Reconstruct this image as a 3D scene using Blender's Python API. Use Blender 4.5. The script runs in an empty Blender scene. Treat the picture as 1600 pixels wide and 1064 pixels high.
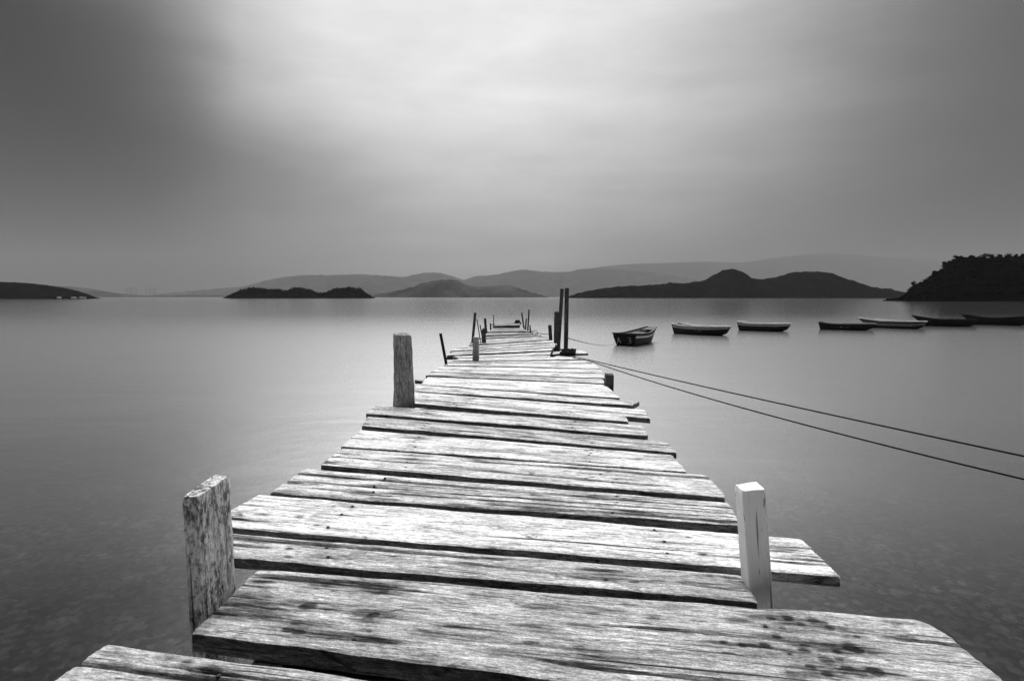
import bpy, math, random
from mathutils import Vector, Matrix, noise as mn

S = bpy.context.scene
COL = S.collection
random.seed(7)

# ------------------------------------------------------------------ scale
F = 889.0                    # focal length in photo pixels (1600 wide): a 20 mm lens
HD = 0.75                    # camera above the deck
ZC = 2.25                    # camera above the water
ZD = ZC - HD                 # deck level
BED = -0.75                  # sea bed near the pier
PITCH = math.atan(68.0 / F)
CP, SP = math.cos(PITCH), math.sin(PITCH)


def ray(px, py):
    a = (px - 800.0) / F
    b = (532.0 - py) / F
    return Vector((a, CP + b * SP, -SP + b * CP))


def on_plane(px, py, z=ZD):
    d = ray(px, py)
    t = (z - ZC) / d.z
    return Vector((d.x * t, d.y * t, z))


def at_depth(px, py, y):
    d = ray(px, py)
    t = y / d.y
    return Vector((d.x * t, y, ZC + d.z * t))


# ------------------------------------------------------------------ materials
def nt_new(name):
    m = bpy.data.materials.new(name)
    m.use_nodes = True
    nt = m.node_tree
    nt.nodes.clear()
    out = nt.nodes.new('ShaderNodeOutputMaterial')
    return m, nt, out


class NB:
    """tiny node-building helper"""
    def __init__(self, nt):
        self.nt = nt

    def n(self, t, **kw):
        x = self.nt.nodes.new(t)
        for k, v in kw.items():
            setattr(x, k, v)
        return x

    def l(self, a, b):
        self.nt.links.new(a, b)

    def val(self, sock, v):
        if hasattr(v, 'links'):
            self.l(v, sock)
        else:
            sock.default_value = v

    def math(self, op, a, b=0.0, c=None, clamp=False):
        x = self.n('ShaderNodeMath', operation=op)
        x.use_clamp = clamp
        self.val(x.inputs[0], a)
        self.val(x.inputs[1], b)
        if c is not None:
            self.val(x.inputs[2], c)
        return x.outputs[0]

    def noise(self, vec, scale=1.0, detail=4.0, rough=0.5, dist=0.0):
        x = self.n('ShaderNodeTexNoise')
        x.inputs['Scale'].default_value = scale
        x.inputs['Detail'].default_value = detail
        x.inputs['Roughness'].default_value = rough
        x.inputs['Distortion'].default_value = dist
        self.l(vec, x.inputs['Vector'])
        return x.outputs['Fac']

    def mapping(self, vec, scale):
        x = self.n('ShaderNodeMapping')
        x.inputs['Scale'].default_value = scale
        self.l(vec, x.inputs['Vector'])
        return x.outputs[0]

    def ramp(self, fac, stops, interp='LINEAR'):
        x = self.n('ShaderNodeValToRGB')
        x.color_ramp.interpolation = interp
        els = x.color_ramp.elements
        while len(els) < len(stops):
            els.new(0.5)
        for e, (p, v) in zip(els, stops):
            e.position = p
            e.color = (v, v, v, 1)
        self.l(fac, x.inputs[0])
        return x.outputs[0]

    def rng(self, fac, a, b, c, d, smooth=False):
        x = self.n('ShaderNodeMapRange')
        if smooth:
            x.interpolation_type = 'SMOOTHSTEP'
        self.val(x.inputs[0], fac)
        for i, v in enumerate((a, b, c, d)):
            x.inputs[i + 1].default_value = v
        return x.outputs[0]


def bw(nb, v):
    c = nb.n('ShaderNodeCombineColor')
    for i in range(3):
        nb.l(v, c.inputs[i])
    return c.outputs[0]


def wood(name, axis, base, attr=False, contrast=1.0, bump=0.6, pits=False):
    """weathered timber; the grain runs along the local axis"""
    m, nt, out = nt_new(name)
    nb = NB(nt)
    tc = nb.n('ShaderNodeTexCoord').outputs['Object']
    oi = nb.n('ShaderNodeObjectInfo').outputs['Random']
    add = nb.n('ShaderNodeVectorMath', operation='ADD')
    nb.l(tc, add.inputs[0])
    off = nb.n('ShaderNodeCombineXYZ')
    r = nb.math('MULTIPLY', oi, 60.0)
    for i in range(3):
        nb.l(r, off.inputs[i])
    nb.l(off.outputs[0], add.inputs[1])
    p = add.outputs[0]

    def sc(along, across):
        return (along, across, across) if axis == 'x' else (across, across, along)
    g1 = nb.noise(nb.mapping(p, sc(7.0, 90.0)), 1.0, 8.0, 0.7)
    g2 = nb.noise(nb.mapping(p, sc(3.0, 20.0)), 1.0, 7.0, 0.68, 0.6)
    g3 = nb.noise(nb.mapping(p, sc(5.0, 9.5)), 1.0, 7.0, 0.68, 0.8)
    ck = nb.noise(nb.mapping(p, sc(1.3, 46.0)), 1.0, 3.0, 0.5, 0.3)
    sp = nb.noise(nb.mapping(p, sc(22.0, 90.0)), 1.0, 2.0, 0.5)
    gf = nb.noise(nb.mapping(p, sc(45.0, 240.0)), 1.0, 3.0, 0.6)
    gi = nb.noise(nb.mapping(p, sc(190.0, 330.0)), 1.0, 2.0, 0.6)
    kn = nb.noise(nb.mapping(p, sc(7.0, 26.0)), 1.0, 4.0, 0.6, 1.2)
    v1 = nb.rng(g1, 0.32, 0.68, 1 - 0.5 * contrast, 1 + 0.28 * contrast)
    v2 = nb.rng(g2, 0.28, 0.66, 1 - 0.55 * contrast, 1.08)
    v3 = nb.rng(g3, 0.28, 0.6, 1 - 0.45 * contrast, 1.08)
    crack = nb.rng(ck, 0.29, 0.36, 0.12, 1.0)
    ck2 = nb.noise(nb.mapping(p, sc(4.0, 125.0)), 1.0, 2.0, 0.5, 0.2)
    crack = nb.math('MULTIPLY', crack, nb.rng(ck2, 0.31, 0.36, 0.3 if contrast > .5 else .8, 1.0))
    spk = nb.rng(sp, 0.24, 0.33, 0.25, 1.0)
    v = nb.math('MULTIPLY', v1, v2)
    v = nb.math('MULTIPLY', v, nb.rng(gf, 0.36, 0.64, 1 - .42 * contrast, 1 + .34 * contrast))
    v = nb.math('MULTIPLY', v, nb.rng(gi, 0.35, 0.65, 1 - .3 * contrast, 1 + .25 * contrast))
    v = nb.math('MULTIPLY', v, nb.rng(kn, 0.30, 0.42, 1 - .7 * contrast, 1.0))
    v = nb.math('MULTIPLY', v, v3)
    v = nb.math('MULTIPLY', v, crack)
    v = nb.math('MULTIPLY', v, 1.28)
    v = nb.math('MULTIPLY', v, spk)
    if pits:                                  # lichen and worm-eaten pits
        pn = nb.noise(nb.mapping(p, sc(50.0, 95.0)), 1.0, 5.0, 0.65, 0.5)
        pm = nb.noise(nb.mapping(p, sc(5.0, 9.0)), 1.0, 4.0, 0.6)
        pit = nb.rng(nb.math('ADD', pn, nb.math('MULTIPLY', pm, 0.9)), 0.80, 0.96, 0.3, 1.0)
        v = nb.math('MULTIPLY', v, pit)
        v = nb.math('MULTIPLY', v, nb.rng(pn, 0.36, 0.64, 0.68, 1.2))
        crack = nb.math('MULTIPLY', crack, pit)
    if attr:
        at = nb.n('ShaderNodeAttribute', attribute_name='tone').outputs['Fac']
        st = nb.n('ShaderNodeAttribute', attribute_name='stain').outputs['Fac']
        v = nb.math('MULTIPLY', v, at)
        # stains follow the grain
        sm = nb.math('MULTIPLY', st, nb.rng(g1, 0.3, 0.6, 1.5, 0.75))
        sm = nb.math('MINIMUM', sm, 1.0)
        keep = nb.math('SUBTRACT', 1.0, nb.math('MULTIPLY', sm, 0.93))
        v = nb.math('MULTIPLY', v, keep)
    else:
        v = nb.math('MULTIPLY', v, base)
    v = nb.math('MAXIMUM', nb.math('MINIMUM', v, 0.92), 0.006)
    bs = nb.n('ShaderNodeBsdfPrincipled')
    nb.l(bw(nb, v), bs.inputs['Base Color'])
    bs.inputs['Roughness'].default_value = 0.85
    bs.inputs['Specular IOR Level'].default_value = 0.08
    h = nb.math('ADD', nb.math('MULTIPLY', g1, 0.6), nb.math('MULTIPLY', crack, 0.5))
    h = nb.math('ADD', h, nb.math('MULTIPLY', g2, 0.5))
    h = nb.math('ADD', h, nb.math('MULTIPLY', gf, 0.3))
    bp = nb.n('ShaderNodeBump')
    bp.inputs['Strength'].default_value = bump
    bp.inputs['Distance'].default_value = 0.006
    nb.l(h, bp.inputs['Height'])
    nb.l(bp.outputs[0], bs.inputs['Normal'])
    nb.l(bs.outputs[0], out.inputs[0])
    return m


def plain(name, v, rough=0.8, var=0.3, scale=8.0, spec=0.3):
    m, nt, out = nt_new(name)
    nb = NB(nt)
    tc = nb.n('ShaderNodeTexCoord').outputs['Object']
    f = nb.noise(tc, scale, 5.0, 0.6)
    c = nb.rng(f, 0.25, 0.75, v * (1 - var), v * (1 + var))
    bs = nb.n('ShaderNodeBsdfPrincipled')
    nb.l(bw(nb, c), bs.inputs['Base Color'])
    bs.inputs['Roughness'].default_value = rough
    bs.inputs['Specular IOR Level'].default_value = spec
    nb.l(bs.outputs[0], out.inputs[0])
    return m


def matte(name, v, var=0.4, scale=8.0):
    m, nt, out = nt_new(name)
    nb = NB(nt)
    tc = nb.n('ShaderNodeTexCoord').outputs['Object']
    f = nb.noise(tc, scale, 5.0, 0.6)
    c = nb.rng(f, 0.25, 0.75, v * (1 - var), v * (1 + var))
    bs = nb.n('ShaderNodeBsdfDiffuse')
    nb.l(bw(nb, c), bs.inputs[0])
    nb.l(bs.outputs[0], out.inputs[0])
    return m


M = {}
M['plank'] = wood('plank_wood', 'x', 1.0, attr=True, contrast=1.0, bump=0.8)
M['post'] = wood('post_wood', 'z', 0.42, contrast=1.0)
M['post_pitted'] = wood('pitted_post_wood', 'z', 0.66, contrast=0.7, bump=1.0, pits=True)
M['post_dark'] = wood('dark_post_wood', 'z', 0.10, contrast=0.8)
M['post_pale'] = wood('pale_painted_wood', 'z', 0.84, contrast=0.26, bump=0.3)
M['pole'] = wood('dark_pole_wood', 'z', 0.085, contrast=0.8)
M['beam'] = wood('beam_wood', 'x', 0.12, contrast=0.8)
M['iron'] = plain('rusty_iron', 0.012, 0.7, 0.5, 30)
M['rope'] = plain('tarred_rope', 0.012, 0.9, 0.4, 60, 0.1)
M['thin_rope'] = plain('grey_rope', 0.12, 0.9, 0.3, 60, 0.1)
M['hull_dark'] = plain('dark_boat_paint', 0.012, 0.45, 0.4, 3)
M['hull_black'] = plain('black_boat_paint', 0.007, 0.5, 0.4, 3)
M['rail_pale'] = plain('pale_boat_trim', 0.85, 0.6, 0.2, 5)
M['rail_grey'] = plain('grey_boat_trim', 0.42, 0.6, 0.3, 5)
M['band'] = plain('worn_boat_band', 0.16, 0.6, 0.4, 5)
M['rail_dark'] = plain('dark_boat_trim', 0.02, 0.6, 0.3, 5)
M['inside'] = plain('boat_inside_paint', 0.6, 0.7, 0.3, 5)
M['inside_dark'] = plain('boat_inside_dark_paint', 0.05, 0.7, 0.3, 5)
M['mark'] = plain('white_lettering', 0.45, 0.7, 0.35, 25)
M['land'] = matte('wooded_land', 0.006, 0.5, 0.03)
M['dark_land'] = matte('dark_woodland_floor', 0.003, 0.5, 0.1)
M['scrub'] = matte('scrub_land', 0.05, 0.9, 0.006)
M['leaf'] = matte('dark_leaves', 0.0035, 0.6, 0.3)
M['bark'] = plain('bark', 0.03, 0.9, 0.4, 3)
M['pale_wall'] = plain('pale_house_wall', 0.7, 0.8, 0.1, 0.5)
M['tower'] = plain('tower_wall', 0.3, 0.8, 0.2, 0.05)
M['roof'] = plain('house_roof', 0.2, 0.8, 0.2, 0.5)
M['net'] = plain('dark_netting', 0.02, 0.95, 0.6, 25, 0.05)


# ------------------------------------------------------------------ mesh helpers
def link(name, verts, faces, mat, parent=None, smooth=False, world=None):
    me = bpy.data.meshes.new(name)
    me.from_pydata([tuple(v) for v in verts], [], faces)
    me.update()
    if mat:
        me.materials.append(mat)
    if smooth:
        for p in me.polygons:
            p.use_smooth = True
    o = bpy.data.objects.new(name, me)
    COL.objects.link(o)
    if parent:
        o.parent = parent
        if world is not None:
            o.matrix_parent_inverse = Matrix.Identity(4)
            o.matrix_local = parent_world(parent).inverted() @ world
    elif world is not None:
        o.matrix_world = world
    return o


WORLD = {}


def parent_world(o):
    return WORLD.get(o.name, Matrix.Identity(4))


def empty(name, loc, label, cat, group=None, mat=None):
    o = bpy.data.objects.new(name, None)
    o.empty_display_size = 0.2
    COL.objects.link(o)
    w = mat if mat is not None else Matrix.Translation(loc)
    o.matrix_world = w
    WORLD[o.name] = w.copy()
    tag(o, label, cat, group)
    return o


def tag(o, label=None, cat=None, group=None, kind=None):
    if label:
        o['label'] = label
    if cat:
        o['category'] = cat
    if group:
        o['group'] = group
    if kind:
        o['kind'] = kind
    return o


class MB:
    def __init__(self):
        self.v, self.f = [], []

    def add(self, verts, faces):
        b = len(self.v)
        self.v += [Vector(x) for x in verts]
        self.f += [tuple(i + b for i in q) for q in faces]

    def box(self, c, s, rot=None):
        c = Vector(c)
        q = []
        for z in (-1, 1):
            for y in (-1, 1):
                for x in (-1, 1):
                    p = Vector((x * s[0] / 2, y * s[1] / 2, z * s[2] / 2))
                    if rot:
                        p = rot @ p
                    q.append(c + p)
        self.add(q, [(0, 2, 3, 1), (4, 5, 7, 6), (0, 1, 5, 4), (2, 6, 7, 3), (0, 4, 6, 2), (1, 3, 7, 5)])

    def tube(self, pts, r, n=8, caps=True):
        pts = [Vector(p) for p in pts]
        rs = r if isinstance(r, (list, tuple)) else [r] * len(pts)
        rings = []
        up = Vector((0, 0, 1))
        prev = None
        for i, p in enumerate(pts):
            d = (pts[min(i + 1, len(pts) - 1)] - pts[max(i - 1, 0)]).normalized()
            if prev is None:
                a = d.cross(up)
                if a.length < 1e-3:
                    a = d.cross(Vector((1, 0, 0)))
            else:
                a = prev - d * prev.dot(d)
            a.normalize()
            prev = a
            b = d.cross(a)
            rings.append([p + (a * math.cos(2 * math.pi * k / n) + b * math.sin(2 * math.pi * k / n)) * rs[i] for k in range(n)])
        vs = [v for rg in rings for v in rg]
        fs = []
        for i in range(len(pts) - 1):
            for k in range(n):
                k2 = (k + 1) % n
                fs.append((i * n + k, i * n + k2, (i + 1) * n + k2, (i + 1) * n + k))
        if caps:
            fs.append(tuple(reversed(range(n))))
            fs.append(tuple((len(pts) - 1) * n + k for k in range(n)))
        self.add(vs, fs)

    def build(self, name, mat, parent=None, smooth=False, world=None):
        return link(name, self.v, self.f, mat, parent, smooth, world)


def fbm(x, y=0.0, z=0.0, o=3):
    return mn.fractal((x, y, z), 1.0, 2.0, o)


# ------------------------------------------------------------------ the pier
pier = empty('pier', (0, 0, 0), 'long weathered wooden plank pier running out over the water on rough posts', 'pier')

REC = {}


def plank(key, BL, BR, FR, FL, tone=0.6, t=0.034, dz=0.0, nu=120, nv=20, cracks=(), stains=(), nails=True,
          rnd=0.0, label=None, chip=1.0, tilt=0.0, ncrack=None):
    if key[0] == 'P' and int(key[1:]) >= 10:   # leave an open joint behind each far plank
        gpx = .7 if int(key[1:]) > 12 else .5
        BL, BR = (BL[0], BL[1] + gpx), (BR[0], BR[1] + gpx)
        q = random.Random(key + 'e')
        k0, k1 = q.uniform(-3, 2), q.uniform(-2.5, 3.5)
        if int(key[1:]) > 12:
            BL, FL, BR, FR = (BL[0] + k0, BL[1]), (FL[0] + k0, FL[1]), (BR[0] + k1, BR[1]), (FR[0] + k1, FR[1])
    z = ZD + dz
    c4 = [on_plane(*p, z) for p in (BL, BR, FR, FL)]
    c = sum(c4, Vector()) / 4
    ex = ((c4[1] + c4[2]) - (c4[0] + c4[3]))
    ex.z = 0
    ex.normalize()
    ey = Vector((0, 0, 1)).cross(ex)
    W4 = Matrix(((ex.x, ey.x, 0, c.x), (ex.y, ey.y, 0, c.y), (0, 0, 1, z), (0, 0, 0, 1)))
    inv = W4.inverted()
    bl, br, fr, fl = [(inv @ p).to_2d() for p in c4]
    L = ((br - bl).length + (fr - fl).length) / 2
    Wd = ((bl - fl).length + (br - fr).length) / 2
    seed = sum(ord(ch) for ch in key) * 3.17
    rg = random.Random(key)
    # rows: finer close to both long edges
    e = min(0.006 / Wd, 0.1)
    e2 = min(0.016 / Wd, 0.2)
    vs_ = [0.0, e] + [e2 + (1 - 2 * e2) * j / (nv - 1) for j in range(nv)] + [1 - e, 1.0]
    us_ = [i / nu for i in range(nu + 1)]
    cr = list(cracks)
    k = ncrack if ncrack is not None else rg.choice([1, 2, 2, 3])
    for _ in range(k):
        u0 = rg.uniform(-0.1, 0.7)
        cr.append((rg.uniform(0.12, 0.88), rg.uniform(-0.06, 0.06), u0, u0 + rg.uniform(0.25, 0.7), 0.009))
    if key[0] == 'P' and int(key[1:]) <= 12:      # short splits running in from the ends
        for _ in range(4):
            ln = rg.uniform(.05, .14)
            v0 = rg.uniform(.12, .88)
            if rg.random() < .5:
                cr.append((v0, rg.uniform(-.1, .1), -.2, ln, .006))
            else:
                cr.append((v0, rg.uniform(-.1, .1), 1 - ln, 1.2, .006))
    st = []
    nail_at = []
    if key[0] == 'P' and int(key[1:]) <= 9:
        for ux in (0.225, 0.765):
            for vv in ((.2, .5, .8) if Wd > .2 else (.27, .73)):
                uu = ux + rg.uniform(-.012, .012)
                q = fl.lerp(fr, uu).lerp(bl.lerp(br, uu), vv + rg.uniform(-.07, .07))
                nail_at.append(q)
                st.append((q.x, q.y, .011, .009, .75))
                st.append((q.x + rg.uniform(-.03, .03), q.y, rg.uniform(.04, .09), rg.uniform(.006, .010), rg.uniform(.4, .7)))
    for (px, py, rx, ry, s) in stains:
        q = inv @ on_plane(px, py, z)
        st.append((q.x, q.y, rx, ry, s))
    if nails:
        for ux in (0.24 + rg.uniform(-.03, .03), 0.74 + rg.uniform(-.03, .03)):
            for _ in range(rg.choice([4, 6, 8])):
                vv = rg.uniform(0.15, 0.85)
                a = bl.lerp(br, ux)
                b = fl.lerp(fr, ux)
                q = b.lerp(a, vv) + Vector((rg.gauss(0, .05), 0))
                st.append((q.x, q.y, rg.uniform(.007, .014), rg.uniform(.005, .009), rg.uniform(.7, 1)))
                if rg.random() < 0.8:
                    st.append((q.x + rg.uniform(-.03, .03), q.y, rg.uniform(.03, .12), rg.uniform(.006, .013), rg.uniform(.4, .8)))
        for _ in range(rg.choice([4, 6, 8])):
            a = bl.lerp(br, rg.random())
            b = fl.lerp(fr, rg.random())
            q = b.lerp(a, rg.random())
            st.append((q.x, q.y, rg.uniform(.05, .22), rg.uniform(.006, .03), rg.uniform(.25, .65)))
    verts, tones, stn = [], [], []
    nV = len(vs_)
    for i, u in enumerate(us_):
        wf = 0.0025 * mn.noise((u * L * 3, seed, 0)) + 0.0018 * mn.noise((u * L * 14, seed, 1))
        wb = 0.0025 * mn.noise((u * L * 3, seed, 5)) + 0.0018 * mn.noise((u * L * 14, seed, 6))
        wf += chip * 0.022 * max(0.0, mn.noise((u * L * 5.0, seed, 3)) - 0.42)
        wb -= chip * 0.022 * max(0.0, mn.noise((u * L * 5.0, seed, 9)) - 0.42)
        bow = 0.004 * mn.noise((u * 1.7, seed, 12)) - 0.0
        for j, v in enumerate(vs_):
            a = bl.lerp(br, u)
            b = fl.lerp(fr, u)
            p = b.lerp(a, v)
            x, y = p.x, p.y
            y += wf * (1 - v) + wb * v
            jag = 0.004 * mn.noise((v * Wd * 16, seed, 20 if u < .5 else 30)) + 0.004 * mn.noise((v * Wd * 90, seed, 21))
            x += jag * ((1 - u) ** 12 + u ** 12)
            if rnd:
                q = abs(v - 0.5) * 2
                d = rnd * q ** 6
                x -= d * (u ** 10)
            zz = bow + 0.0025 * mn.noise((u * L * 3, v * 2, seed)) + tilt * (v - 0.5) * Wd
            zz += 0.0014 * mn.noise((x * 4, y * 70, seed)) + 0.0009 * mn.noise((x * 9, y * 160, seed + 4))
            if j == 0 or j == nV - 1:
                zz -= 0.004 + 0.003 * mn.noise((u * L * 9, seed, j))
            elif j == 1 or j == nV - 2:
                zz -= 0.001
            ue = min(u, 1 - u) * L
            if ue < 0.006:
                zz -= 0.003 * (1 - ue / 0.006)
            s = 0.0
            for (v0, sl, u0, u1, w) in cr:
                if u0 < u < u1:
                    tap = min(1.0, (u - u0) / 0.08 if u0 > 0 else 1.0, (u1 - u) / 0.08 if u1 < 1 else 1.0)
                    dv = abs(v - (v0 + sl * (u - .5) + 0.03 * mn.noise((u * 5, v0 * 9, seed)))) * Wd
                    ww = w * (0.45 + 0.55 * tap)
                    if dv < ww:
                        kf = 1 - (dv / ww) ** 2
                        zz -= 0.012 * tap * kf
                        s = max(s, 0.85 * kf * tap)
            for (sx, sy, rx, ry, ss) in st:
                dx, dy = (x - sx) / rx, (y - sy) / ry
                d2 = dx * dx + dy * dy
                if d2 < 5:
                    fall = min(1.0, 1.7 * math.exp(-d2))
                    if rx > 0.03:
                        fall *= 1.05 + 1.1 * mn.noise((x * 9, y * 85, seed))
                    s = max(s, ss * fall)
            verts.append(Vector((x, y, zz)))
            tones.append(tone)
            stn.append(max(0.0, min(1.0, s)))
    faces = []
    for i in range(nu):
        for j in range(nV - 1):
            faces.append((i * nV + j, (i + 1) * nV + j, (i + 1) * nV + j + 1, i * nV + j + 1))
    # sides and underside
    ring = [i * nV for i in range(nu + 1)] + [nu * nV + j for j in range(1, nV)] + \
           [i * nV + nV - 1 for i in range(nu - 1, -1, -1)] + [j for j in range(nV - 2, 0, -1)]
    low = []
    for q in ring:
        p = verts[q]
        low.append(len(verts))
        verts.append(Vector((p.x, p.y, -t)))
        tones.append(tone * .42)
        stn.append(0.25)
    n = len(ring)
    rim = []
    for q in ring:                           # edge faces take a darker tone, painting in the shade between planks
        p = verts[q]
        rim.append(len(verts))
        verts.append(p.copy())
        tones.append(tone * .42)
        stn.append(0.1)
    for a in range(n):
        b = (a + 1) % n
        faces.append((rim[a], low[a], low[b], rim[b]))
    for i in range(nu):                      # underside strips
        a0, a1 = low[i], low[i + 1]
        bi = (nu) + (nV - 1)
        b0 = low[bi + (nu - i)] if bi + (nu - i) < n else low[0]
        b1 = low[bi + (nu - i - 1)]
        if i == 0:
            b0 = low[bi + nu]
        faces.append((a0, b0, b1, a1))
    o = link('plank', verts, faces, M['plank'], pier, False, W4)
    me = o.data
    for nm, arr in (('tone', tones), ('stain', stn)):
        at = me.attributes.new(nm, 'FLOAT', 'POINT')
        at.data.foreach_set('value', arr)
    if label:
        o['label'] = label
    for q in nail_at:
        mb = MB()
        mb.tube([(0, 0, -.02), (0, 0, .0), (0, 0, .0014), (0, 0, .002)], [.002, .0048, .0048, .003], 9)
        nl = mb.build('nail', M['iron'], None)
        nl.parent = o
        nl.matrix_parent_inverse = Matrix.Identity(4)
        nl.matrix_local = Matrix.Translation((q.x, q.y, .0008))
    REC[key] = o
    return o


def cz(x, y, k=2.667, ox=1000, oy=720):
    return (ox + x / k, oy + y / k)


holes = []
for (x, y, r) in [(545, 655, 7), (615, 657, 8), (670, 682, 6), (725, 672, 9), (760, 680, 8), (790, 700, 7), (595, 698, 5), (570, 732, 6),
                  (520, 770, 7), (425, 770, 5), (345, 758, 4), (685, 765, 7), (685, 795, 8), (820, 797, 6), (880, 780, 11),
                  (905, 790, 9), (905, 735, 4), (775, 832, 10), (830, 825, 6), (710, 862, 7), (865, 868, 8), (980, 880, 11), (780, 892, 7)]:
    a, b = cz(x, y)
    holes.append((a, b, r * 0.0018, r * 0.0014, 1.0))
    holes.append((a - 8, b, r * 0.006, r * 0.0014, 0.55))
for (x, y, r) in [(770, 598, 9), (1050, 615, 12), (1050, 630, 10), (1100, 610, 6), (690, 700, 13), (670, 706, 10), (1000, 740, 10), (970, 762, 8),
                  (630, 780, 9), (590, 812, 9), (330, 702, 8), (640, 825, 9), (940, 866, 9), (470, 585, 5), (510, 565, 4), (980, 818, 5)]:
    a, b = cz(x, y, 3.0925, 260, 720)
    holes.append((a, b, r * 0.0019, r * 0.0013, 1.0))
    holes.append((a, b, r * 0.0065, r * 0.0017, 0.65))
for (x, y, rx, ry, s) in [(400, 700, .10, .020, .8), (330, 740, .12, .022, .85), (420, 745, .10, .012, .8), (380, 650, .09, .015, .6),
                          (480, 700, .10, .02, .4), (860, 850, .16, .014, .75), (600, 770, .12, .012, .5), (640, 825, .13, .012, .45)]:
    a, b = cz(x, y, 3.0925, 260, 720)
    holes.append((a, b, rx, ry, s))
for (x, y, rx, ry, s) in [(740, 375, .05, .02, .55), (720, 435, .02, .006, .9), (920, 455, .016, .006, .95), (900, 505, .19, .018, .62),
                          (1080, 495, .12, .012, .55), (600, 430, .25, .014, .4), (730, 285, .03, .009, .7), (800, 283, .05, .009, .6),
                          (930, 285, .06, .006, .5), (970, 312, .02, .006, .9), (1100, 310, .13, .008, .3), (1580, 345, .03, .01, .8),
                          (560, 245, .08, .007, .45), (920, 358, .03, .005, .6), (1520, 437, .01, .004, .9), (20, 420, .03, .014, .8)]:
    a, b = cz(x, y, 2.667, 560, 840)
    holes.append((a, b, rx, ry, s))

st0 = [(330, 1046, .03, .016, .9), (345, 1060, .05, .02, .8), (292, 1034, .012, .006, 1.0)]
st2 = [(452, 856, .012, .007, .9), (450, 869, .012, .005, .8), (740, 883, .07, .012, .6), (800, 888, .09, .012, .5),
       (990, 908, .016, .008, .95), (985, 903, .11, .018, .6), (940, 900, .12, .010, .5), (1110, 899, .01, .006, .9),
       (1130, 915, .12, .012, .7), (1150, 920, .06, .010, .6), (610, 872, .16, .02, .25)]
st3 = [(410, 803, .02, .009, .7), (505, 800, .03, .05, .28), (522, 790, .01, .006, .9), (494, 819, .01, .006, .9), (1075, 838, .008, .005, .9),
       (1025, 856, .01, .005, .9), (1097, 866, .012, .006, .9), (1225, 858, .05, .012, .8), (1215, 861, .03, .008, .7), (860, 856, .13, .012, .35),
       (1240, 872, .06, .02, .4), (930, 826, .10, .01, .35), (800, 862, .05, .01, .5)]
st4 = [(600, 758, .09, .012, .95), (580, 770, .16, .02, .6), (600, 778, .06, .008, .95), (660, 771, .12, .02, .5), (612, 745, .03, .008, .8),
       (690, 762, .14, .012, .5), (830, 776, .16, .014, .35), (950, 796, .2, .014, .5), (1010, 802, .1, .01, .6), (1130, 815, .05, .012, .9), (520, 764, .1, .01, .5)]

P1L = 'broad pale front plank with dark stains and bolt holes'
plank('P0', (168, 1004), (1300, 1156), (1300, 1262), (20, 1106), tone=.46, nu=260, nv=40, stains=st0, nails=False, dz=-0.004, chip=0.0,
      cracks=[(.66, .0, -.1, 1.1, .008), (.78, .01, .1, .8, .005)])
plank('P1', (404, 888), (1455, 969), (1692, 1166), (300, 987), tone=.50, t=.045, nu=460, nv=76, stains=holes, nails=False, rnd=.03,
      cracks=[(.90, .02, -.1, .25, .006), (.16, .0, .45, 1.1, .006), (.62, .01, .5, .9, .004)], ncrack=0, label=P1L, dz=0.004)
plank('P2', (352, 831), (1158, 897), (1184, 938), (338, 867.5), tone=.54, nu=320, nv=36, stains=st2, nails=False, ncrack=1)
plank('P3', (405, 771), (1251, 840), (1313, 898), (316, 818.2), tone=.86, nu=340, nv=44, stains=st3, nails=False, ncrack=0,
      cracks=[(.25, .0, .78, 1.1, .005)], label='longest pale plank whose right end sticks out past the white post')
plank('P4', (478, 730), (1138, 785), (1159, 821), (422, 768), tone=.72, nu=320, nv=40, stains=st4, nails=True, ncrack=2,
      cracks=[(.72, -.02, -.1, 1.1, .008), (.45, .02, -.1, 1.1, .007), (.28, .02, .2, 1.1, .006)])
plank('P5', (535, 699), (1106, 742), (1137, 777), (501, 725), tone=.74, nu=280, nv=34, ncrack=2,
      cracks=[(.80, -.04, .35, 1.1, .007), (.45, .01, -.1, .4, .006)], rnd=.01)
plank('P6', (563, 671), (1050, 710), (1073, 736), (533, 696), tone=.84, nu=240, nv=30, ncrack=0)
plank('P7', (575, 650), (1043, 689), (1057, 706), (565.5, 664), tone=.66, nu=200, nv=26, ncrack=1, cracks=[(.62, -.1, .5, 1.1, .006)])
plank('P8', (586, 633), (1006, 664), (1014, 680), (572, 645), tone=.72, nu=200, nv=26, ncrack=1, rnd=.02)
plank('P9', (648, 623.4), (978, 650), (982, 658), (643, 629), tone=.82, nu=160, nv=14, ncrack=0)
plank('P10', (646, 611.5), (1007, 639.5), (1016, 653), (648, 622.4), tone=.88, nu=180, nv=20, ncrack=1)
plank('P11', (650, 600.5), (999, 626), (988, 632.5), (648, 610.6), tone=.88, nu=180, nv=18, ncrack=1)
plank('P12', (668, 587.8), (947, 600.6), (968, 621.5), (657.5, 600), tone=.90, nu=170, nv=20, ncrack=1)
plank('P13', (673, 581), (944.5, 591.2), (947, 598.6), (666, 586), tone=.66, nu=150, nv=14, ncrack=1)
plank('P14', (684, 576.5), (943, 583.2), (944.5, 590.5), (674, 580.5), tone=.88, nu=140, nv=12, ncrack=1)
plank('P15', (692, 571), (938, 576), (942.5, 582.6), (685, 576), tone=.90, nu=140, nv=12, ncrack=1)
plank('P16', (698, 566.8), (927, 567.6), (937, 575.4), (693, 570.4), tone=.90, nu=130, nv=12, ncrack=0)
plank('P17', (703, 564.4), (915, 561.8), (926, 566.8), (699, 566.3), tone=.88, nu=120, nv=10, ncrack=0)
plank('P18', (716, 559.6), (897, 553.3), (915, 561.2), (705, 563.6), tone=.84, nu=120, nv=10, ncrack=0)
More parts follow.
